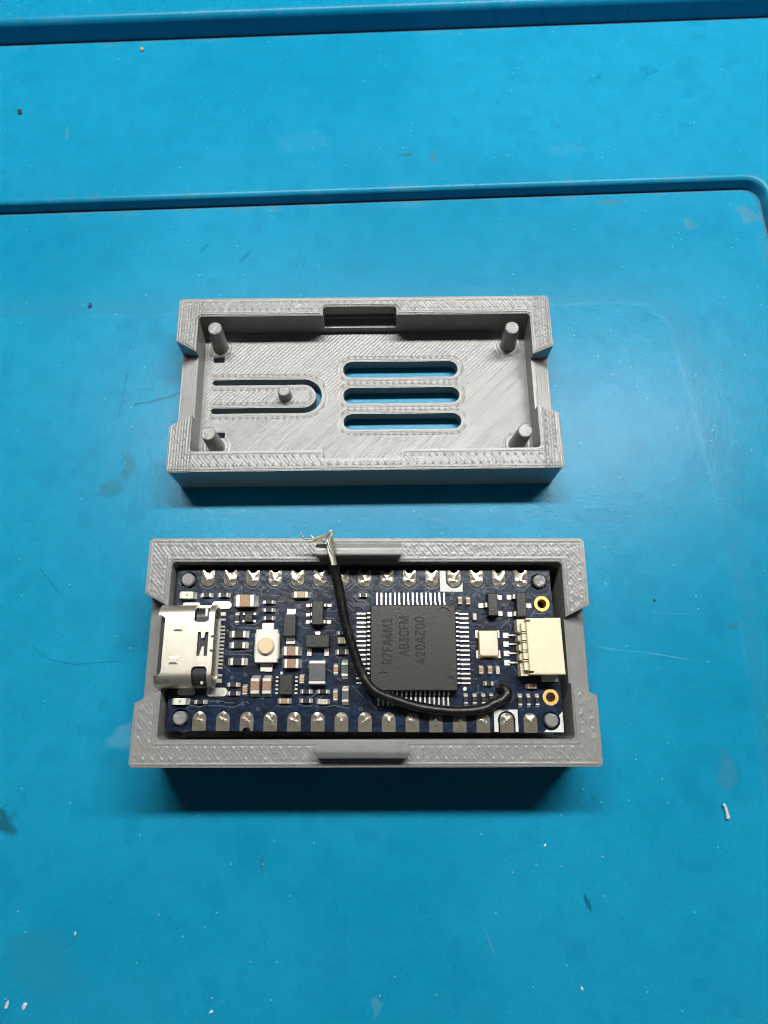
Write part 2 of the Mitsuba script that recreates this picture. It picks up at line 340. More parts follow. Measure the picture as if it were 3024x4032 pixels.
# ------------------------------------------------------------------ the mat
def build_mat():
    rm = np.array([[math.cos(MA), -math.sin(MA)], [math.sin(MA), math.cos(MA)]])
    def path(o):
        a = np.linspace(np.pi / 2, 0, 17)
        pts = [(-150, V0 + o)] + [(U0 - RC + (RC + o) * math.cos(t), V0 - RC + (RC + o) * math.sin(t)) for t in a] + [(U0 + o, -120)]
        return np.array(pts) @ rm.T
    prof = [(0, 0), (0.05, 0.8), (0.10, 1.3), (0.20, 1.58), (0.38, 1.76), (0.62, 1.86), (0.95, 1.90)]
    rows = [np.column_stack([path(o), np.full(19, z)]) for o, z in prof]
    ms = []
    low = Polygon(np.vstack([path(0), np.array([[-150, -120]]) @ rm.T]))
    ms.append(upward(*flat(low, 0.0)))
    n = 19
    v = np.vstack(rows)
    f = [(i * n + j, i * n + j + 1, (i + 1) * n + j + 1, (i + 1) * n + j) for i in range(len(rows) - 1) for j in range(n - 1)]
    ms.append((v, np.array(f)))
    line = lambda o: np.array([[-160, 98.1 - 0.0545 * 160 + o], [170, 98.1 + 0.0545 * 170 + o]])
    far = Polygon(np.vstack([path(0.95), np.array([[130, -120]]) @ rm.T, line(0)[1:], line(0)[:1]]))
    ms.append(upward(*flat(far, 1.90)))
    prof2 = [(0, 1.9), (0.08, 3.6), (0.16, 4.5), (0.34, 5.05), (0.66, 5.36), (1.1, 5.48), (1.6, 5.52)]
    rows = [np.column_stack([line(o), np.full(2, z)]) for o, z in prof2]
    v = np.vstack(rows)
    ms.append((v, np.array([(i * 2, i * 2 + 1, i * 2 + 3, i * 2 + 2) for i in range(len(rows) - 1)])))
    ms.append(upward(*flat(Polygon(np.vstack([line(1.6), [[170, 190], [-160, 190]]])), 5.52)))
    v, f = join(*ms)
    t = trimesh.Trimesh(v, f, process=True); t.merge_vertices()
    return t
put('work_mat', build_mat(), 'blue_silicone', 40, label='blue silicone work mat with raised far edges, stains and scratches', kind='structure', category='mat')

# ------------------------------------------------------------------ the case
def notch(side, t, yc, ho, hi):
    """What a plug's funnel takes out of an end wall at one height: t from 0 (only the outer edge) to 1 (through to the hollow)."""
    xe = OW - 0.05 - t * (OW - IW - 0.25) if t < 1 else IW - 1.5
    g = (ho - hi) / (OW - IW)
    at = lambda x: ho - g * (OW - max(x, IW))
    pts = [(OW + 2, ho + 0.0), (OW, ho)] + ([(IW, hi)] if t >= 1 else []) + [(xe, at(xe))]
    pts = pts + [(x, -y) for x, y in pts[::-1]]
    p = Polygon(pts)
    r = 1.3 * (1 - 0.7 * t) if t < 1 else 0.25
    p = p.buffer(-r).buffer(r)
    return affinity.translate(affinity.scale(p, side, 1, origin=(0, 0)), 0, yc)
def body(h, floor_t, floor_poly, zout, zin, ends, pocket=None):
    outer, inner = rrect(2 * OW, 2 * OD, 0.55), rrect(2 * IW, 2 * ID, 0.5)
    ring = outer.difference(inner)
    lv = [(0, 0.2, floor_poly.buffer(-0.2)), (0.2, floor_t, floor_poly)]
    zs = [floor_t] + [z for z in np.arange(zout, h - 0.16, 0.28) if z > floor_t] + [h - 0.15, h - 0.09, h - 0.04, h]
    for a, b in zip(zs[:-1], zs[1:]):
        p, off = ring, {h - 0.15: 0.05, h - 0.09: 0.11, h - 0.04: 0.20}.get(a, 0)
        for side, yc, ho, hi in ends:
            t = (a - zout) / (zin - zout)
            if t >= -0.01: p = p.difference(notch(side, min(max(t, 0.0), 1.0), yc, ho, hi))
        if pocket and a >= pocket[0] - 1e-6:
            for q in pocket[1]: p = p.difference(q)
        if off: p = p.buffer(-off).simplify(0.001)
        lv.append((a, b, p))
    return slabs(lv)

# the base, lying hollow side up with the board in it
outline = rrect(2 * OW, 2 * OD, 0.55)
mv = lambda m, dx, dy: (arr(m)[0] + [dx, dy, 0], arr(m)[1])
ZB = 10.55
bshell = body(ZB, 1.6, outline, 7.3, 9.3, [(-1, 0.08, 5.85, 4.45), (1, -0.22, 4.85, 3.55)])
labels['board_case'] = {'label': 'grey printed case half in front, holding the dark blue circuit board', 'category': 'case'}
put('board_case__shell', mv(bshell, *BS), 'grey_plastic', 25)
def rim_poly(ends, pockets=()):
    p = outline.difference(rrect(2 * IW, 2 * ID, 0.5))
    for side, yc, ho, hi in ends: p = p.difference(notch(side, 1.0, yc, ho, hi))
    for q in pockets: p = p.difference(q)
    return p.buffer(-0.19)
BASE_ENDS = [(-1, 0.08, 5.85, 4.45), (1, -0.22, 4.85, 3.55)]
rimh = lambda seed: (lambda x, y: rim_height(x, y, np.minimum(OW - np.abs(x), OD - np.abs(y)) - 0.15, np.maximum(np.abs(x) - IW, np.abs(y) - ID) - 0.15, seed))
put('board_case__print_lines', mv(relief(rim_poly(BASE_ENDS).difference(rrect(9.7, 1.9, 0.6, -0.9, 10.55)).difference(rrect(9.6, 1.9, 0.6, -0.35, -10.5)), ZB, rimh(3)), *BS), 'grey_plastic', True)
def tab(sign):
    """A snap tab on the rim: upright bar with a bump on its outer side."""
    prof = [(9.62, ZB - 0.05), (9.62, 12.15), (9.68, 12.30), (9.82, 12.40), (10.42, 12.40), (10.58, 12.35), (11.04, 12.02), (11.12, 11.90), (11.12, 11.62),
            (11.05, 11.3), (10.75, 11.05), (10.7, 10.9), (10.7, ZB - 0.05)]
    m = cs(Polygon(prof)).extrude(9.5).rotate([90, 0, 90]).translate([-4.75, 0, 0])      # profile (y, z) swept along x
    cut = ext(rrect(9.5, 1.75, 0.6, 0, 10.42), ZB - 0.2, 13)
    m = m ^ cut
    return m if sign > 0 else m.mirror([0, 1, 0])
put('board_case__snap_tab', mv(tab(1), -0.55 , 0.0), 'grey_plastic', 30, label='far snap tab, touched by the bare wire end')
put('board_case__snap_tab', mv(tab(-1), 0.0, -0.25), 'grey_plastic', 30, label='near snap tab on the front rim')
for x, y in ((-19.87, 7.55), (19.83, 7.37), (-19.6, -7.41), (20.13, -7.73)):
    put('board_case__post', join(cyl(x, y, 1.6, 7.2, 1.5, ch=0.1), cyl(x, y, 7.1, 9.5, 0.74, 0.72, ch=0.14)), 'peg_plastic', 35)

# the cover, lying upside down behind it
def cmv(m):
    v, f = arr(m); ca, sa = math.cos(CV[2]), math.sin(CV[2])
    return np.column_stack([v[:, 0] * ca - v[:, 1] * sa + CV[0], v[:, 0] * sa + v[:, 1] * ca + CV[1], v[:, 2]]), f
fl = outline
for a, b, c, r in SLOTS: fl = fl.difference(rrect(b - a, 2 * r, r - 1e-3, (a + b) / 2, c, 10))
u_path = LineString([(UX0 + UW, UYC + UR), (UX1, UYC + UR)] + [(UX1 + UR * math.sin(t), UYC + UR * math.cos(t)) for t in np.linspace(0, np.pi, 25)][1:-1] + [(UX1, UYC - UR), (UX0 + UW, UYC - UR)])
fl = fl.difference(u_path.buffer(UW, quad_segs=6))
fl = fl.difference(rrect(1.5, 0.85, 0.15, -19.9, 5.45)).difference(rrect(1.5, 0.85, 0.15, -19.3, -5.6))
ZC = 6.38
cshell = body(ZC, 2.0, fl, 2.6, 4.6, [(-1, -0.08, 6.0, 4.45), (1, -0.08, 4.75, 3.65)],
              (3.0, [rrect(9.75, 2.6, 0.5, -0.65, 9.5), rrect(9.75, 2.6, 0.5, -0.45, -9.5)]))
groove = ext(rrect(9.4, 0.5, 0.2, -0.65, 10.85), 3.8, 4.6)
cshell = cshell - groove
labels['case_cover'] = {'label': 'grey printed case half behind, upside down with slots, pegs and empty hollow', 'category': 'case'}
put('case_cover__shell', cmv(cshell), 'grey_plastic', 25)
COVER_ENDS = [(-1, -0.08, 6.0, 4.45), (1, -0.08, 4.75, 3.65)]
put('case_cover__print_lines', cmv(relief(rim_poly(COVER_ENDS, [rrect(9.75, 2.6, 0.5, -0.65, 9.5), rrect(9.75, 2.6, 0.5, -0.45, -9.5)]), ZC, rimh(8))), 'grey_plastic', True)
def floor_height(x, y):
    d = np.full(len(x), 9.0)
    for a, b, c, r in SLOTS:
        d = np.minimum(d, np.hypot(x - np.clip(x, a + r, b - r), y - c) - r)
    t = np.clip(x, UX0 - 4, UX1)
    ring = np.abs(np.hypot(x - t, y - UYC) - UR) - UW
    d = np.minimum(d, np.where(x > UX0, ring, 9))
    for px, py in ((-19.78, 7.37), (19.55, 7.25), (-19.6, -7.2), (19.8, -7.33)): d = np.minimum(d, np.hypot(x - px, y - py) - 1.0)
    h = 0.040 * nlines(x, -y, math.radians(44), 0.42, 2)
    e = 0.05 * np.sqrt(np.maximum(ntri(d / 0.42), 0)) + 0.055 * nsm(0.45, 0.95, ntri(x / 0.85 + 0.2 * nhash(np.floor(x / 0.85), 4))) * nsm(0.26, 0.02, np.abs(d - 0.68))
    k = nsm(0.75, 1.0, d)
    return h * k + e * (1 - k) + 0.03 * meshkit.noise(np.stack([x * 1.2, y * 1.2, 0 * x], -1), 5)
put('case_cover__floor_lines', cmv(relief(fl.intersection(rrect(2 * IW, 2 * ID, 0.5)).buffer(-0.06), 2.0, floor_height)), 'grey_plastic', True)
for i, (x, y) in enumerate(((-19.78, 7.37), (19.55, 7.25), (-19.6, -7.2), (19.8, -7.33))):
    lean = [(0.05, 0.05), (-0.05, 0.0), (0, 0), (0.04, 0.0)][i]
    m = join(cyl(x, y, 1.95, 6.55, 1.08, 0.90, ch=0.1))
    v, f = m; v[:, 0] += lean[0] * (v[:, 2] - 2); v[:, 1] += lean[1] * (v[:, 2] - 2)
    put('case_cover__peg', cmv((v, f)), 'peg_plastic', 35)
put('case_cover__button_plunger', cmv(cyl(-10.76, -0.05, 1.95, 3.75, 0.92, 0.80, ch=0.12)), 'peg_plastic', 35,
    label='short stub on the flexible tongue of the cover')

# ------------------------------------------------------------------ the circuit board
ZP = 8.86
CB = 'circuit_board'
labels[CB] = {'label': 'dark blue circuit board with chips, seated in the front case half', 'category': 'circuit board'}
xs = np.arange(15)
TOPX = [-17.78 + 2.54 * i for i in range(15)]
top_pads = [(-17.78 + 2.54 * i + 0.06, 7.62 - 0.009 * i) for i in range(15)]
bot_pads = [(-17.70 + 2.537 * i + 0.12, -7.50 - 0.016 * i) for i in range(15)]
pcb = Polygon([(-21.26, 8.80), (21.13, 8.70), (21.58, -9.03), (-21.10, -8.70)])
etop = lambda x: 8.80 - 0.1 * (x + 21.26) / 42.4
ebot = lambda x: -8.70 - 0.33 * (x + 21.1) / 42.7
for x, y in top_pads: pcb = pcb.difference(Point(x, etop(x) + 0.08).buffer(0.42, quad_segs=5))
pcb = pcb.difference(Point(bot_pads[2][0], ebot(bot_pads[2][0]) - 0.05).buffer(0.4, quad_segs=5))
for x, y in ((-19.87, 7.55), (19.83, 7.37), (-19.6, -7.41), (20.13, -7.73)): pcb = pcb.difference(Point(x, y).buffer(0.92))
GOLD = [(20.02, 4.84), (20.30, -5.33)]
for x, y in GOLD: pcb = pcb.difference(Point(x, y).buffer(0.54))
put(CB + '__board', ext(pcb, ZP - 1.6, ZP), 'solder_mask', 30)
for x, y in GOLD:
    put(CB + '__plated_hole', ext(Point(x, y).buffer(0.86, quad_segs=10).difference(Point(x, y).buffer(0.52, quad_segs=10)), ZP - 1.5, ZP + 0.06), 'gold', 40)
for x, y in ((-19.87, 7.55), (19.83, 7.37), (-19.6, -7.41)):
    put(CB + '__hole_ring', ext(Point(x, y).buffer(1.28).difference(Point(x, y).buffer(0.95)), ZP, ZP + 0.03), 'solder_mask', 40)

# white ink
def ink(poly): put(CB + '__ink_mark', ext(poly, ZP + 0.002, ZP + 0.03), 'white_ink')
ux = top_pads[11][0]
ink(sbox(8.60, 6.22, 11.16, 8.62).difference(sbox(ux - 0.95, 7.5, ux + 0.95, 9).union(Point(ux, 7.55).buffer(0.95))))
ux = bot_pads[13][0]
ink(sbox(14.05, -8.90, 16.62, -6.62).difference(sbox(ux - 0.92, -9.2, ux + 0.92, -7.7).union(Point(ux, -7.7).buffer(0.95))))
ink(Polygon([(19.30, -8.96), (21.52, -8.98), (21.50, -6.75)]).buffer(-0.03).difference(Point(20.13, -7.73).buffer(1.05)))
for x, y, r in ((-8.98, -2.72, 0.16), (11.02, -4.43, 0.21), (7.3, 6.72, 0.05)): ink(Point(x, y).buffer(r))

# solder joints with the header pins in them
def joint(name, x, y, ye, round_sign, notch_r):
    w = 0.73
    poly = sbox(x - w, min(y, ye), x + w, max(y, ye)).union(Point(x, y + round_sign * 0.02).buffer(w))
    if notch_r: poly = poly.difference(Point(x, ye + (0.08 if ye > 0 else -0.05)).buffer(notch_r))
    ring = poly.exterior
    n, K = 40, 7
    b = np.array([ring.interpolate(t, normalized=True).coords[0] for t in np.arange(n) / n])
    c = np.array([x + rng.uniform(-0.08, 0.08), y + rng.uniform(-0.06, 0.06)])
    hh, pw = (rng.uniform(0.06, 0.12), rng.uniform(1.0, 1.5)) if name == 't' else (rng.uniform(0.07, 0.14), rng.uniform(0.8, 1.2))
    ph, wob = rng.uniform(0, 6.28), rng.uniform(0.01, 0.03)
    v, f = [], []
    for k in range(K + 1):
        s = 1 - k / (K + 0.5)
        q = c + (b - c) * s
        z = ZP + 0.05 + hh * (1 - s) ** pw + wob * np.sin(3 * np.arctan2(b[:, 1] - c[1], b[:, 0] - c[0]) + ph) * s * (1 - s) * 4
        if k == 0: v.append(np.column_stack([q, np.full(n, ZP)]))
        v.append(np.column_stack([q, z]))
    v = np.vstack(v); m = K + 2
    for k in range(m - 1):
        for j in range(n):
            a, d = k * n + j, k * n + (j + 1) % n
            f.append((a, d, d + n)); f.append((a, d + n, a + n))
    v = np.vstack([v, [*c, ZP + 0.05 + hh]])
    for j in range(n): f.append(((m - 1) * n + j, (m - 1) * n + (j + 1) % n, len(v) - 1))
    kk = put(CB + '__solder_joint', (v, np.array(f)), 'solder', 50)
    s = 0.28
    pin = arr(rbox(0, 0, -0.4, s, s, 0.4 + rng.uniform(0.12, 0.2), 0.05))
    a, tx, ty = rng.uniform(-0.2, 0.2), rng.uniform(-0.1, 0.2), rng.uniform(-0.1, 0.25)
    pv = pin[0]; pv[:, 2] += tx * pv[:, 0] + ty * pv[:, 1]
    pv = np.column_stack([pv[:, 0] * math.cos(a) - pv[:, 1] * math.sin(a) + c[0], pv[:, 0] * math.sin(a) + pv[:, 1] * math.cos(a) + c[1], pv[:, 2] + ZP + 0.05 + hh])
    put(kk + '__pin', (pv, pin[1]), 'pin_tin')
for x, y in top_pads: joint('t', x, y, etop(x), -1, 0.46)
for i, (x, y) in enumerate(bot_pads): joint('b', x, y, ebot(x), 1, 0.44 if i == 2 else 0)

# copper tracks under the mask, vias and the edges of the mask round the pads: too fine to pick apart
TR = [[(-18.92,5.84),(-18.46,5.84)],[(-15.7,2.34),(-14.95,1.73)],[(-15.44,-0.08),(-15.07,-0.43),(-14.66,-0.46),(-12.29,-0.29)],[(-15.52,-0.43),(-15.2,-0.7),(-12.62,-0.73),(-12.26,-0.9)],[(-14.0,2.18),(-11.5,2.18)],[(-11.92,4.48),(-11.44,5.1)],[(-12.25,3.76),(-11.75,4.12)],[(-13.1,2.54),(-12.08,2.53),(-11.35,3.2)],[(-14.85,2.64),(-14.36,2.18)],[(-15.38,-1.87),(-14.58,-2.6)],[(-9.99,5.1),(-9.11,5.1),(-8.72,5.62)],[(-9.95,4.17),(-9.5,4.17)],[(-18.81,-5.61),(-18.31,-5.61)],[(-16.92,-5.68),(-15.14,-5.67),(-14.88,-5.84),(-13.94,-5.84)],[(-19.04,-6.42),(-18.67,-6.14),(-17.67,-6.28),(-16.89,-6.05)],[(-16.69,-6.16),(-15.21,-6.14),(-14.9,-6.29),(-13.81,-6.29),(-13.24,-5.96),(-12.83,-6.15)],[(-12.66,-5.67),(-12.35,-5.96)],[(-9.97,5.1),(-9.4,5.1),(-9.0,5.57)],[(-9.77,2.84),(-9.12,3.25)],[(-7.83,4.58),(-7.43,4.79),(-6.81,4.79)],[(-4.11,4.01),(-3.28,4.01),(-2.87,4.27)],[(-4.35,3.24),(-3.58,3.24),(-2.74,2.57)],[(-4.37,1.87),(-3.14,1.86)],[(-6.84,2.43),(-6.67,2.17),(-5.91,2.14)],[(-1.14,5.61),(-0.72,5.25),(-0.1,5.25),(0.22,4.94)],[(-1.44,5.41),(-0.92,4.89),(-0.2,4.83),(0.11,4.47)],[(-1.75,5.09),(-1.23,4.63),(-0.4,4.57),(-0.04,4.21)],[(-1.95,4.78),(-1.27,4.16)],[(-1.87,6.24),(-1.41,6.66),(-0.94,7.08)],[(-4.48,6.93),(-3.54,6.85)],[(-7.49,0.61),(-7.07,0.26)],[(0.94,5.92),(0.57,5.72)],[(-6.81,-1.48),(-6.01,-1.39)],[(-3.97,-2.29),(-3.56,-2.59)],[(-1.24,-4.05),(-0.03,-5.31)],[(0.57,-5.7),(1.47,-6.56)],[(-2.9,-3.22),(-2.44,-3.57)],[(-3.19,-1.01),(-2.58,-1.06),(-2.38,-1.21)],[(-9.34,-6.16),(-8.55,-6.2),(-7.85,-6.21)],[(-7.07,-5.97),(-6.47,-6.21),(-5.67,-6.21),(-5.48,-6.07)],[(-5.28,-6.21),(-3.89,-6.26),(-3.1,-6.12),(-2.1,-6.36),(-1.51,-6.46)],[(-0.87,-4.44),(-0.07,-5.26)],[(11.6,-2.41),(12.2,-2.37)],[(11.86,-3.37),(12.46,-3.4)],[(11.76,0.58),(12.42,0.58)],[(11.8,0.18),(12.41,0.18)],[(6.93,6.55),(8.28,6.6)],[(18.68,3.37),(19.24,4.14)],[(19.01,3.73),(20.35,3.73)],[(15.21,2.1),(16.29,3.12)],[(15.55,4.77),(16.05,4.45)],[(16.33,-1.92),(16.88,-2.9)],[(16.47,-3.01),(17.0,-2.52)],[(17.06,-6.59),(17.26,-6.64)],[(14.87,-6.68),(15.67,-6.68)]]
tracks = [LineString(t).buffer(0.055, cap_style=2, join_style=2) for t in TR]
for i in range(15):
    for (x, y), s in ((top_pads[i], -1),):
        if i == 11: continue
        a = np.linspace(0.15, 0.85, 9) * math.pi
        tracks.append(LineString([(x + 1.02 * math.cos(t), y + s * (0.0 + 1.02 * math.sin(t))) for t in a]).buffer(0.05))
for _ in range(46):
    x, y = rng.uniform(-15, 17), rng.choice([rng.uniform(5.2, 6.5), rng.uniform(-6.5, -3.0), rng.uniform(-2, 3)])
    a = rng.choice([0, 1, 2, 3]) * math.pi / 4
    q = [(x, y), (x + 0.5 * math.cos(a), y + 0.5 * math.sin(a))]
    L = rng.uniform(0.3, 1.1); q.append((q[1][0] + L * math.cos(a + math.pi / 4), q[1][1] + L * math.sin(a + math.pi / 4)))
    if abs(q[2][1]) < 6.7: tracks.append(LineString(q).buffer(0.045, cap_style=2, join_style=2))
for _ in range(70):
    x, y = rng.uniform(-17, 19), rng.uniform(-6.6, 6.6)
    tracks.append(Point(x, y).buffer(0.20).difference(Point(x, y).buffer(0.10)))
tracks = [t.intersection(pcb.buffer(-0.1)) for t in tracks]
tr = union_all(tracks)
put(CB + '__copper_tracks', ext(tr, ZP + 0.001, ZP + 0.045), 'mask_over_copper', False, kind='stuff', label='fine tracks and rings showing under the blue lacquer')

# two-terminal parts: body, two metal ends, solder fillets
def chip(kind, cx, cy, w, d, o):
    L, S = (w, d) if o == 'h' else (d, w)
    H, mat, name = {'res': (0.36, 'resistor_black', 'resistor'), 'resb': (0.42, 'resistor_black', 'resistor'), 'resg': (0.48, 'ferrite_grey', 'inductor'),
                    'cap': (0.5, 'ceramic_tan', 'capacitor'), 'capy': (0.6, 'ceramic_sand', 'capacitor'), 'capb': (0.85, 'ceramic_tan', 'capacitor'),
                    'capB': (0.85, 'ceramic_brown', 'capacitor'), 'caplight': (0.5, 'ceramic_pale', 'capacitor'), 'capd': (0.5, 'ceramic_brown', 'capacitor'),
                    'led': (0.6, 'led_white', 'indicator_light'), 'ind': (1.1, 'ferrite_grey', 'inductor')}[kind]
    f = 0.13 * L if kind not in ('ind',) else 0.04 * L
    bl = L - 2 * f                                    # length over the metal ends
    e = {'led': 0.12, 'ind': 0.14, 'resg': 0.22}.get(kind, 0.24) * bl
    S = max(S * 0.92, 0.42)
    def place(m):
        v, ff = arr(m)
        if o == 'v': v = np.column_stack([-v[:, 1], v[:, 0], v[:, 2]])
        return v + [cx, cy, 0], ff
    j = rng.uniform(0.94, 1.06)
    k = put(CB + '__' + name, place(rbox(0, 0, ZP + 0.04, bl - 2 * e + 0.04, S * 0.97, H * 0.97 * j, 0.03)), mat)
    for s in (-1, 1):
        m = [rbox(s * (bl / 2 - e / 2), 0, ZP + 0.01, e, S, H * j, 0.06)]
        fil = np.array([(bl / 2 - 0.05, -S / 2, ZP), (bl / 2 - 0.05, S / 2, ZP), (L / 2, -S / 2 * 0.9, ZP), (L / 2, S / 2 * 0.9, ZP), (bl / 2, -S / 2 * .9, ZP + H * 0.6),
                        (bl / 2, S / 2 * .9, ZP + H * 0.6), (L / 2, -S / 2 * .85, ZP + 0.08), (L / 2, S / 2 * .85, ZP + 0.08)])
        fil[:, 0] *= s
        m.append(Manifold.hull_points(fil))
        put(k + '__terminal', place(join(*m)), 'bright_tin')
    if kind == 'led':
        put(k + '__die', place(rbox(0.05, 0, ZP + 0.03 + H * 0.97 * j, 0.16, 0.16, 0.02, 0.01)), 'chip_mark')
for row in [
    ('led',-19.84,5.77,2.03,0.88,'h'),('res',-17.70,5.82,1.43,0.57,'h'),('res',-15.77,5.82,1.48,0.57,'h'),('capb',-13.25,5.10,2.76,1.50,'h'),
    ('res',-10.67,5.01,1.46,0.45,'h'),('res',-10.63,4.12,1.46,0.48,'h'),('res',-10.59,3.22,1.45,0.51,'h'),('res',-14.12,3.22,0.55,1.43,'v'),
    ('resb',-13.81,1.45,2.18,0.85,'h'),('resb',-13.80,0.25,2.16,0.80,'h'),('resb',-13.80,-1.52,2.16,0.90,'h'),('res',-14.12,-3.97,1.47,0.53,'h'),
    ('res',-14.07,-4.88,1.47,0.53,'h'),('cap',-12.79,-4.55,0.60,1.30,'v'),('capB',-11.68,-4.11,1.06,2.27,'v'),('capB',-10.41,-4.11,1.06,2.27,'v'),
    ('led',-19.70,-5.71,1.99,0.80,'h'),('res',-17.55,-5.76,1.42,0.50,'h'),('capB',-7.91,-0.42,2.21,1.10,'h'),('capB',-7.83,-1.76,2.15,1.09,'h'),
    ('capy',-6.69,-3.42,0.57,1.17,'v'),('ind',-5.00,-2.71,1.97,2.69,'v'),('res',-6.21,-4.70,1.36,0.53,'h'),('res',-4.38,-4.71,1.45,0.48,'h'),
    ('res',-6.19,-5.66,1.45,0.53,'h'),('caplight',-4.35,-5.76,1.45,0.62,'h'),('cap',-8.53,-5.68,1.51,0.62,'h'),('cap',-3.03,-2.38,0.57,1.32,'v'),
    ('resg',-2.05,-2.35,0.83,2.06,'v'),('cap',-3.03,-5.12,0.57,1.44,'v'),('resg',-1.96,-5.09,0.82,1.97,'v'),('capy',-7.07,5.81,2.19,0.80,'h'),
    ('res',-0.10,5.78,1.24,0.52,'h'),('res',-2.38,1.58,1.38,0.51,'h'),('capy',-2.40,0.73,1.13,0.78,'h'),('res',-2.40,-0.49,1.47,0.65,'h'),
    ('cap',10.78,5.15,0.55,1.04,'v'),('cap',11.68,5.10,0.55,1.10,'v'),('caplight',12.34,3.34,0.48,0.95,'v'),('cap',12.83,-2.47,0.56,1.08,'v'),
    ('cap',13.79,-2.47,0.55,1.08,'v'),('caplight',14.64,-2.50,0.48,1.12,'v'),('res',13.62,-3.89,1.20,0.55,'h'),('res',11.06,-5.55,0.52,1.29,'v'),
    ('res',12.01,-5.55,0.52,1.29,'v'),('res',12.97,-5.55,0.50,1.29,'v'),('res',13.82,-5.45,0.50,1.1,'v'),('res',16.92,-5.68,0.50,1.44,'v'),
    ('res',17.84,-5.68,0.48,1.44,'v'),('res',18.78,-5.68,0.48,1.44,'v'),('capd',18.28,-4.19,1.31,0.58,'h')]:
    chip(*row)

# small black packages with legs
def lead(x, y, ang, w, reach, zs, n0=0.0, flat_len=0.3):
    """A gull-wing leg leaving a body at (x, y) in direction ang."""
    t = 0.10
    d1, d2, d3 = (n0 + 0.22 * reach, n0 + 0.45 * reach, n0 + reach) if reach < 1.2 else (0.28, 0.46, reach)
    up = [(-0.15, zs), (d1, zs), (d2, ZP + 0.14), (d3, ZP + 0.12)]
    poly = Polygon(up + [(d3, ZP + 0.005), (d2 - 0.05, ZP + 0.03), (d1 - 0.07, zs - t), (-0.15, zs - t)])
    m = cs(poly).extrude(w).translate([0, 0, -w / 2]).rotate([90, 0, 0]).rotate([0, 0, math.degrees(ang)]).translate([x, y, 0])
    return m
def package(name, cx, cy, w, d, h, legs, mat='black_epoxy', lw=0.36, label=None):
    k = put(CB + '__' + name, rbox(cx, cy, ZP + 0.06, w, d, h, 0.08, 0.97), mat, **({'label': label} if label else {}))
    for x, y, a, r in legs: put(k + '__leg', lead(x, y, a, lw, r, ZP + 0.06 + h * 0.45), 'bright_tin')
    return k
PI = math.pi
package('transistor', -5.11, 3.73, 1.32, 2.75, 1.05, [(-5.72, y, PI, 0.75) for y in (4.66, 3.63, 2.82)] + [(-4.46, y, 0, 0.8) for y in (4.66, 2.81)])
package('transistor', -5.06, 0.63, 2.68, 1.40, 1.0, [(-5.11, 1.28, PI / 2, 0.45), (-6.0, -0.05, -PI / 2, 0.85), (-4.08, -0.05, -PI / 2, 0.85)], lw=0.5)
package('diode', -8.14, 2.35, 1.40, 2.50, 1.0, [(-8.12, 3.55, PI / 2, 0.72), (-8.10, 1.12, -PI / 2, 0.72)], lw=1.0)
package('transistor', 14.33, 4.62, 1.15, 2.62, 1.1, [(13.78, 4.64, PI, 0.9), (14.88, 5.55, 0, 0.62), (14.88, 3.72, 0, 0.62)], lw=0.5)
package('transistor', 17.50, 4.60, 1.15, 2.72, 1.1, [(16.95, 5.58, PI, 0.85), (16.95, 3.66, PI, 0.85), (18.05, 4.59, 0, 0.75)], lw=0.5)
k = package('driver_chip', -8.35, -3.97, 1.52, 2.18, 0.75, [])
for i in range(5):
    for s, x in ((-1, -9.42), (1, -7.32)):
        put(k + '__leg', rbox(x, -3.18 - 0.42 * i, ZP, 0.34, 0.2, 0.1, 0.03), 'bright_tin')
k = package('sensor_chip', -12.80, 3.30, 0.95, 1.10, 0.5, [])
for x in (-13.38, -12.20):
    for y in (3.72, 2.92): put(k + '__leg', rbox(x, y, ZP, 0.36, 0.3, 0.14, 0.04), 'bright_tin')

# the large processor
k = CB + '__processor'
mcu = rbox(5.43, -0.06, ZP + 0.14, 9.52, 9.36, 1.30, 0.10, 0.985)
for x, y, r, dd in ((8.76, 3.45, 0.80, 0.13), (2.12, -3.44, 0.76, 0.12), (9.31, -3.74, 0.55, 0.16)):
    mcu = mcu - Manifold.cylinder(0.3, r, r, 40).translate([x, y, ZP + 1.44 - dd])
put(k, mcu, 'black_epoxy', 30, label='large square black chip with faint grey lettering')
def text_fit(s, length, height, z, thick=0.012):
    v, f = arr(meshkit.text_mesh(s, 1.0, 1.0, True))
    lo, hi = v.min(0), v.max(0)
    v = (v - lo) / (hi - lo)
    return np.column_stack([v[:, 0] * length, v[:, 1] * height, v[:, 2] * thick + z]), f
for s, xc, y0, y1 in (('R7FA4M1', 2.58, -1.90, 3.05), ('AB3CFM', 4.39, -1.06, 3.25), ('420AZ00', 6.14, -1.90, 3.22)):
    v, f = text_fit(s, y1 - y0, 1.12, ZP + 1.435)
    v = np.column_stack([xc - (v[:, 1] - 0.56), y0 + v[:, 0], v[:, 2]])
    put(k + '__lettering', (v, f), 'chip_mark')
for i in range(16):
    s = i * 0.5028
    for x, y, a in ((1.45 + s, 4.60, PI / 2), (10.19, 3.70 - s, 0), (1.62 + s, -4.72, -PI / 2), (0.68, 3.74 - s, PI)):
        put(k + '__leg', lead(x, y, a, 0.175, 1.48, ZP + 0.72), 'lead_tin')

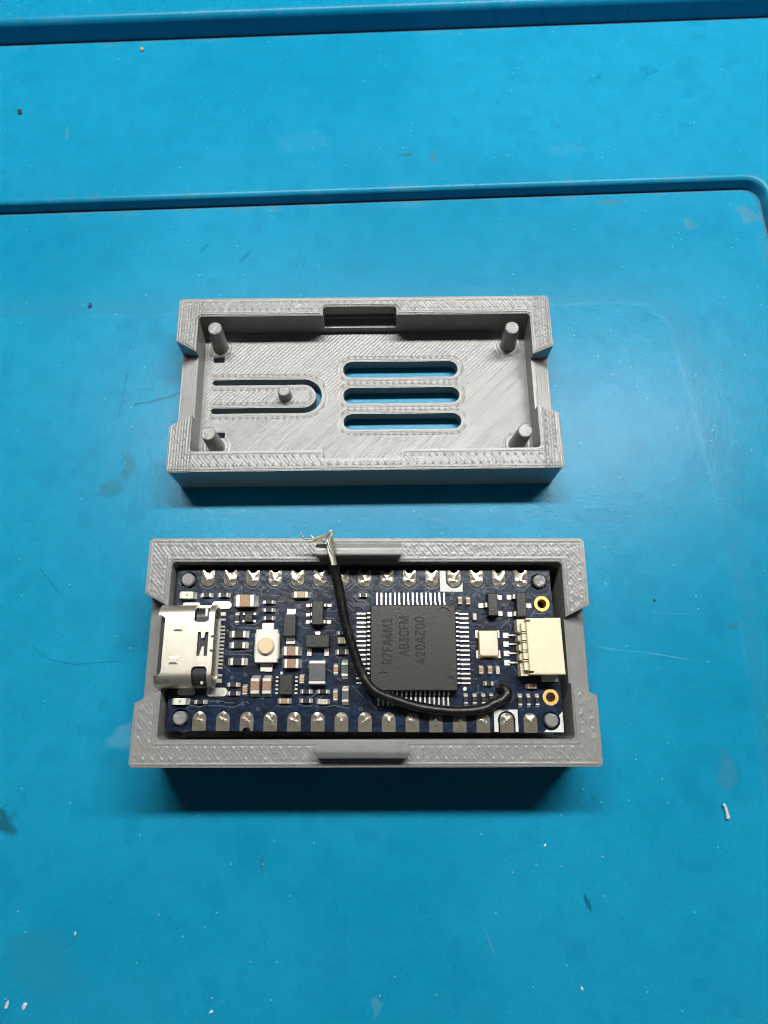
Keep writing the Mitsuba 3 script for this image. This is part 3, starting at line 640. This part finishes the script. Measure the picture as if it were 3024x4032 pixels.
# crystal, reset button
k = put(CB + '__crystal', rbox(13.72, 0.37, ZP + 0.02, 2.2, 2.92, 0.55, 0.08), 'gilt_frame', label='small metal-lidded crystal in a gilt frame')
put(k + '__lid', ext(rrect(1.94, 2.66, 0.28, 13.72, 0.40), ZP + 0.5, ZP + 0.72), 'crystal_lid', 30)
for x in (12.85, 14.6):
    for y in (1.45, -0.75): put(k + '__solder_pad', rbox(x, y, ZP, 0.95, 0.85, 0.09, 0.04), 'bright_tin')
k = put(CB + '__push_button', join(rbox(-10.57, 0.10, ZP + 0.1, 2.40, 3.55, 1.15, 0.06), rbox(-10.57, 0.10, ZP + 0.1, 2.62, 2.75, 1.0, 0.06)), 'button_white', label='white push button with round cream cap')
put(k + '__button_cap', cyl(-10.58, 0.07, ZP + 1.1, ZP + 1.75, 0.92, 0.88, ch=0.1), 'button_cream', 35)
for y, h in ((2.25, 0.5), (-2.15, 0.3)): put(k + '__leg', rbox(-10.62, y, ZP, 1.35, 0.85, h, 0.06), 'bright_tin')

# USB-C socket
k = CB + '__usb_socket'
labels[k] = {'label': 'pale metal USB socket at the left end of the board'}
YC, ZU = 0.03, ZP + 1.58
def stad(hw, hh): return sbox(-hw + hh, -hh, hw - hh, hh).buffer(hh * 0.999, quad_segs=10) if False else rrect(2 * hw, 2 * hh, hh * 0.93, 0, 0, 10)
def along_x(poly, x0, x1): return cs(poly).extrude(x1 - x0).rotate([90, 0, 90]).translate([x0, YC, ZU])
shell = along_x(stad(4.42, 1.62), -21.93, -15.92) - along_x(stad(4.16, 1.36), -22.4, -15.7)
B = lambda x0, x1, y0, y1, z0, z1: Manifold.cube([x1 - x0, y1 - y0, z1 - z0]).translate([x0, y0, z0])
shell = shell - ext(rrect(2.2, 6.3, 0.5, -22.30, YC), ZU + 0.5, ZU + 3)                         # set-back top lip
far = Polygon([(-18.10, 5), (-18.10, 2.65), (-17.80, 2.44), (-16.85, 2.44), (-16.53, 2.65), (-16.53, 5)])
near = Polygon([(-18.02, -5), (-18.02, -2.45), (-17.75, -2.20), (-16.65, -2.20), (-16.40, -2.45), (-16.40, -5)])
shell = shell - ext(far, ZU + 0.1, ZU + 3) - ext(near, ZU - 0.4, ZU + 3)
hslot = sbox(-17.60, -1.12, -16.47, 1.38).difference(Polygon([(-17.32, 1.5), (-16.78, 1.5), (-16.92, 0.75), (-17.18, 0.75)])).difference(Polygon([(-17.34, -1.3), (-16.82, -1.3), (-16.84, -0.2), (-16.98, -0.1), (-17.1, -0.25)]))
shell = shell - ext(hslot, ZU + 0.5, ZU + 3)
for y in (0.92, -0.57): shell = shell - ext(rrect(0.5, 0.22, 0.1, -15.98, y), ZU, ZU + 3)
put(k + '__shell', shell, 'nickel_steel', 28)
put(k + '__tongue_block', join(along_x(stad(4.10, 1.25), -17.95, -16.2), B(-22.0, -17.9, YC - 3.1, YC + 3.1, ZU - 0.35, ZU + 0.35)), 'dark_plastic', 30)
for xx, yy in ((-19.72, 1.87), (-19.96, -1.58)):                                               # spring dimples
    zt = ZU + 1.62
    for s in (-1, 1):
        pts = np.array([(xx - 0.62, yy + s * 0.44, zt - 0.01), (xx + 0.62, yy + s * 0.44, zt - 0.01), (xx - 0.3, yy + s * 0.16, zt - 0.01), (xx + 0.3, yy + s * 0.16, zt - 0.01),
                        (xx - 0.30, yy + s * 0.2, zt + 0.07), (xx + 0.30, yy + s * 0.2, zt + 0.07)])
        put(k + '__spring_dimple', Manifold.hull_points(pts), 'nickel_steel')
v, f = text_fit('JHC', 0.85, 0.42, ZU + 1.618, 0.02)
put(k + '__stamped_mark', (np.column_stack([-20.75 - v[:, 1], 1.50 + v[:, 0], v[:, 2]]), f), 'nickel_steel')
put(k + '__contact', rbox(-16.92, 3.55, ZU + 0.9, 0.32, 0.9, 0.35, 0.06), 'bright_tin')
put(k + '__contact', rbox(-17.0, -3.55, ZU + 0.55, 0.34, 1.0, 0.4, 0.08), 'bright_tin')
for x0, x1 in ((-18.0, -17.25), (-16.78, -16.45)):
    put(k + '__contact', rbox((x0 + x1) / 2, -4.12, ZU - 0.6, x1 - x0, 0.3, 0.3, 0.05), 'bright_tin')
for y, w in [(3.70, 0.42), (3.07, 0.24)] + [(2.3 - 0.408 * i, 0.2) for i in range(12)] + [(-2.97, 0.24), (-3.55, 0.42)]:
    put(k + '__leg', join(rbox(-15.95, y, ZP + 0.02, 0.95, w, 0.22, 0.04), rbox(-15.72, y, ZP, 0.6, w + 0.06, 0.1, 0.03)), 'bright_tin')
for x, y, w, d in ((-19.35, 4.75, 1.9, 0.5), (-15.95, 4.72, 2.2, 0.85), (-19.2, -4.70, 1.9, 0.7), (-15.9, -4.72, 2.3, 0.9)):
    kk = put(k + '__solder_tab', ext(rrect(w, d, d / 2 - 0.01, x, y), ZP, ZP + 0.14), 'bright_tin', 30)

# cream four-pin socket
k = CB + '__cream_socket'
labels[k] = {'label': 'cream plastic four pin socket at the right end of the board'}
JZ = ZP + 2.92
bodyp = Polygon([(17.52, 2.84), (21.22, 2.88), (21.36, -3.05), (17.62, -3.05)])
low = Polygon([(16.74, 2.86), (17.8, 2.86), (17.8, -3.15), (16.88, -3.15)])
stepp = Polygon([(17.05, 2.40), (17.62, 2.40), (17.72, -2.60), (17.16, -2.60)])
pins = [1.31, 0.34, -0.66, -1.66]
lowm = ext(low, ZP + 0.1, ZP + 1.75)
stm = ext(stepp, ZP + 0.1, JZ - 0.45)
for y in pins:
    cut = ext(sbox(16.2, y - 0.12, 17.62, y + 0.22), ZP - 1, ZP + 5)
    stm = stm - cut
    lowm = lowm - Manifold.hull_points(np.array([(16.3, y - 0.45, ZP + 3), (16.3, y + 0.45, ZP + 3), (17.2, y - 0.08, ZP + 3), (17.2, y + 0.08, ZP + 3),
                                                 (16.3, y - 0.45, ZP - 1), (16.3, y + 0.45, ZP - 1), (17.2, y - 0.08, ZP - 1), (17.2, y + 0.08, ZP - 1)]))
main = ext(bodyp.buffer(-0.05), JZ - 0.06, JZ) + ext(bodyp, ZP + 0.1, JZ - 0.06)
main = main - B(17.4, 17.95, 2.45, 2.68, ZP + 1.9, ZP + 5) - B(17.5, 18.05, -2.92, -2.70, ZP + 1.9, ZP + 5) - B(19, 23, -2.4, 2.2, ZP + 0.8, ZP + 2.3)
put(k + '__housing', main + lowm + stm, 'cream_plastic', 25)
for y in pins:
    q = join(rbox(16.5, y, ZP + 0.12, 1.2, 0.2, 0.16, 0.03), rbox(15.75, y, ZP, 0.68, 0.62, 0.14, 0.05))
    put(k + '__leg', q, 'bright_tin')
    put(k + '__contact', rbox(17.32, y + 0.05, ZP + 1.2, 0.5, 0.14, JZ - 0.5 - ZP - 1.2, 0.03), 'cream_plastic')
put(k + '__mount_tab', join(rbox(20.3, -3.35, ZP, 1.8, 0.75, 0.2, 0.05)), 'bright_tin')
put(k + '__mount_tab', join(rbox(20.1, 2.95, ZP, 1.8, 0.5, 0.2, 0.05)), 'bright_tin')

# ------------------------------------------------------------------ the wire
WP = [(-3.15, 8.49, 12.95), (-3.07, 7.71, 12.7), (-2.56, 5.57, 12.2), (-2.19, 3.62, 11.9), (-1.74, 1.69, 11.6), (-0.99, -0.7, 11.25), (-0.14, -2.9, 11.0), (1.08, -4.6, 10.9), (3.09, -5.49, 10.6),
      (6.01, -6.34, 10.2), (9.93, -6.77, 9.9), (12.9, -6.49, 9.8), (13.96, -5.97, 9.8), (15.0, -5.5, 9.65), (15.45, -4.95, 9.6), (15.2, -4.42, 9.3), (14.8, -4.45, 8.85)]
labels['wire'] = {'label': 'black insulated wire curving over the board with a frayed bare end', 'category': 'wire'}
put('wire__insulation', tube(WP, [0.58, 0.56, 0.54, 0.53, 0.52, 0.52, 0.51, 0.51, 0.51, 0.52, 0.53, 0.53, 0.54, 0.56, 0.58, 0.56, 0.5], 20, True, 8), 'black_rubber', 40)
core = np.array([(-3.12, 8.3, 13.0), (-3.3, 9.0, 13.12), (-3.49, 9.6, 13.2), (-3.62, 10.4, 13.3), (-3.60, 11.2, 13.45)])
ends = [  # how each strand goes on from the twisted part
    [(-3.57, 11.93, 13.7), (-3.95, 11.75, 13.6), (-5.1, 11.45, 13.35), (-6.35, 11.28, 13.1), (-6.6, 11.5, 13.15), (-6.95, 11.95, 13.3)],
    [(-3.70, 11.75, 13.6), (-4.3, 11.42, 13.45), (-5.3, 11.15, 13.2), (-6.0, 10.98, 13.0)],
    [(-3.55, 11.85, 13.75), (-4.1, 11.55, 13.6), (-5.3, 11.30, 13.3), (-5.6, 11.5, 13.3), (-5.75, 11.72, 13.3)],
    [(-3.75, 11.6, 13.5), (-4.5, 11.25, 13.4), (-5.6, 11.08, 13.1)],
    [(-3.75, 11.35, 13.5), (-4.2, 11.1, 13.4), (-4.8, 10.95, 13.3)],
    [(-3.45, 12.05, 13.8), (-3.7, 12.0, 13.85), (-3.9, 11.8, 13.8)],
    [(-3.40, 11.95, 13.75), (-3.52, 12.1, 13.75)],
    [(-3.95, 10.7, 13.2), (-4.3, 10.95, 13.1), (-4.8, 11.3, 13.1)],
    [(-3.2, 10.9, 13.2), (-3.1, 10.2, 13.0), (-2.95, 9.75, 12.9)],
]
for i, e in enumerate(ends):
    tw = []
    for j, c in enumerate(core):
        a = i * 2 * PI / 9 + j * 0.9
        r = 0.26 if i else 0.1
        tw.append((c[0] + r * math.cos(a), c[1], c[2] + r * math.sin(a)))
    put('wire__strand', tube(tw + e, 0.08, 6, True, 5), 'tinned_copper', True)

# ------------------------------------------------------------------ scraps on the mat
def flake(x, y, z, w, d, h, ang, seed):
    r = np.random.default_rng(seed)
    pts = r.normal(size=(14, 3)); pts /= np.linalg.norm(pts, axis=1, keepdims=True)
    pts *= r.uniform(0.75, 1.0, (14, 1)); pts = pts * [w / 2, d / 2, h / 2]
    c, s = math.cos(ang), math.sin(ang)
    pts = np.column_stack([pts[:, 0] * c - pts[:, 1] * s + x, pts[:, 0] * s + pts[:, 1] * c + y, pts[:, 2] + z + h / 2])
    return Manifold.hull_points(pts)
k = 'plastic_shaving'
arc = [(41.62, -17.15, 0.28), (41.80, -17.55, 0.24), (41.90, -18.1, 0.22), (41.90, -18.75, 0.2)]
labels[k] = {'label': 'white curved plastic shaving on the mat right of the front case half', 'category': 'plastic scrap'}
put(k + '__curl', tube(arc, 0.19, 10, True, 6), 'scrap_white', True)
put(k + '__flake', flake(42.15, -18.4, 0.03, 0.34, 0.75, 0.12, 0.1, 4), 'scrap_white')
put('dark_crumb', flake(-53.24, 81.42, 1.86, 0.75, 1.0, 0.5, 0.2, 1), 'scrap_dark', label='black crumb on the raised far strip of the mat, near the left edge', category='crumb')
put('dark_crumb', flake(36.35, 6.6, -0.03, 0.42, 0.4, 0.3, 0.2, 9), 'scrap_dark', label='tiny black crumb on the mat right of the front case half', category='crumb')
put('blue_crumb', flake(-39.5, 48.84, -0.03, 0.7, 1.1, 0.4, -0.3, 2), 'scrap_blue', label='dark blue crumb on the mat left of the rear case half', category='crumb')
put('brown_crumb', flake(-35.87, 94.09, 1.86, 0.8, 1.2, 0.4, -0.4, 3), 'scrap_brown', label='tan crumb below the highest step of the mat', category='crumb')
FL = [(-31.79, -30.15, 0.35, 0.7, -0.5), (-38.27, -36.9, 0.5, 1.0, -0.4), (-36.38, -37.03, 0.55, 1.0, -0.4), (-16.37, -37.7, 0.4, 0.75, -0.9), (23.67, -35.62, 0.35, 0.6, 0.6), (20.63, -21.48, 0.22, 0.6, -0.7), (27.12, -22.69, 0.25, 0.25, 0)]
where = ['lone white fleck left of centre near the bottom edge of the mat', 'white fleck in the bottom left corner of the mat, the left one of a pair', 'white fleck in the bottom left corner of the mat, the right one of a pair',
         'white fleck at the very bottom of the mat left of its middle', 'white fleck at the bottom of the mat right of its middle', 'slender white fleck just below the shadow of the front case half', 'white speck on the mat below the right corner of the front case half']
for i, ((x, y, w, d, a), s) in enumerate(zip(FL, where)):
    put('white_fleck', flake(x, y, -0.02, w, d, 0.2, a, 20 + i), 'scrap_white', label=s, category='fleck', group='white flecks on the mat')
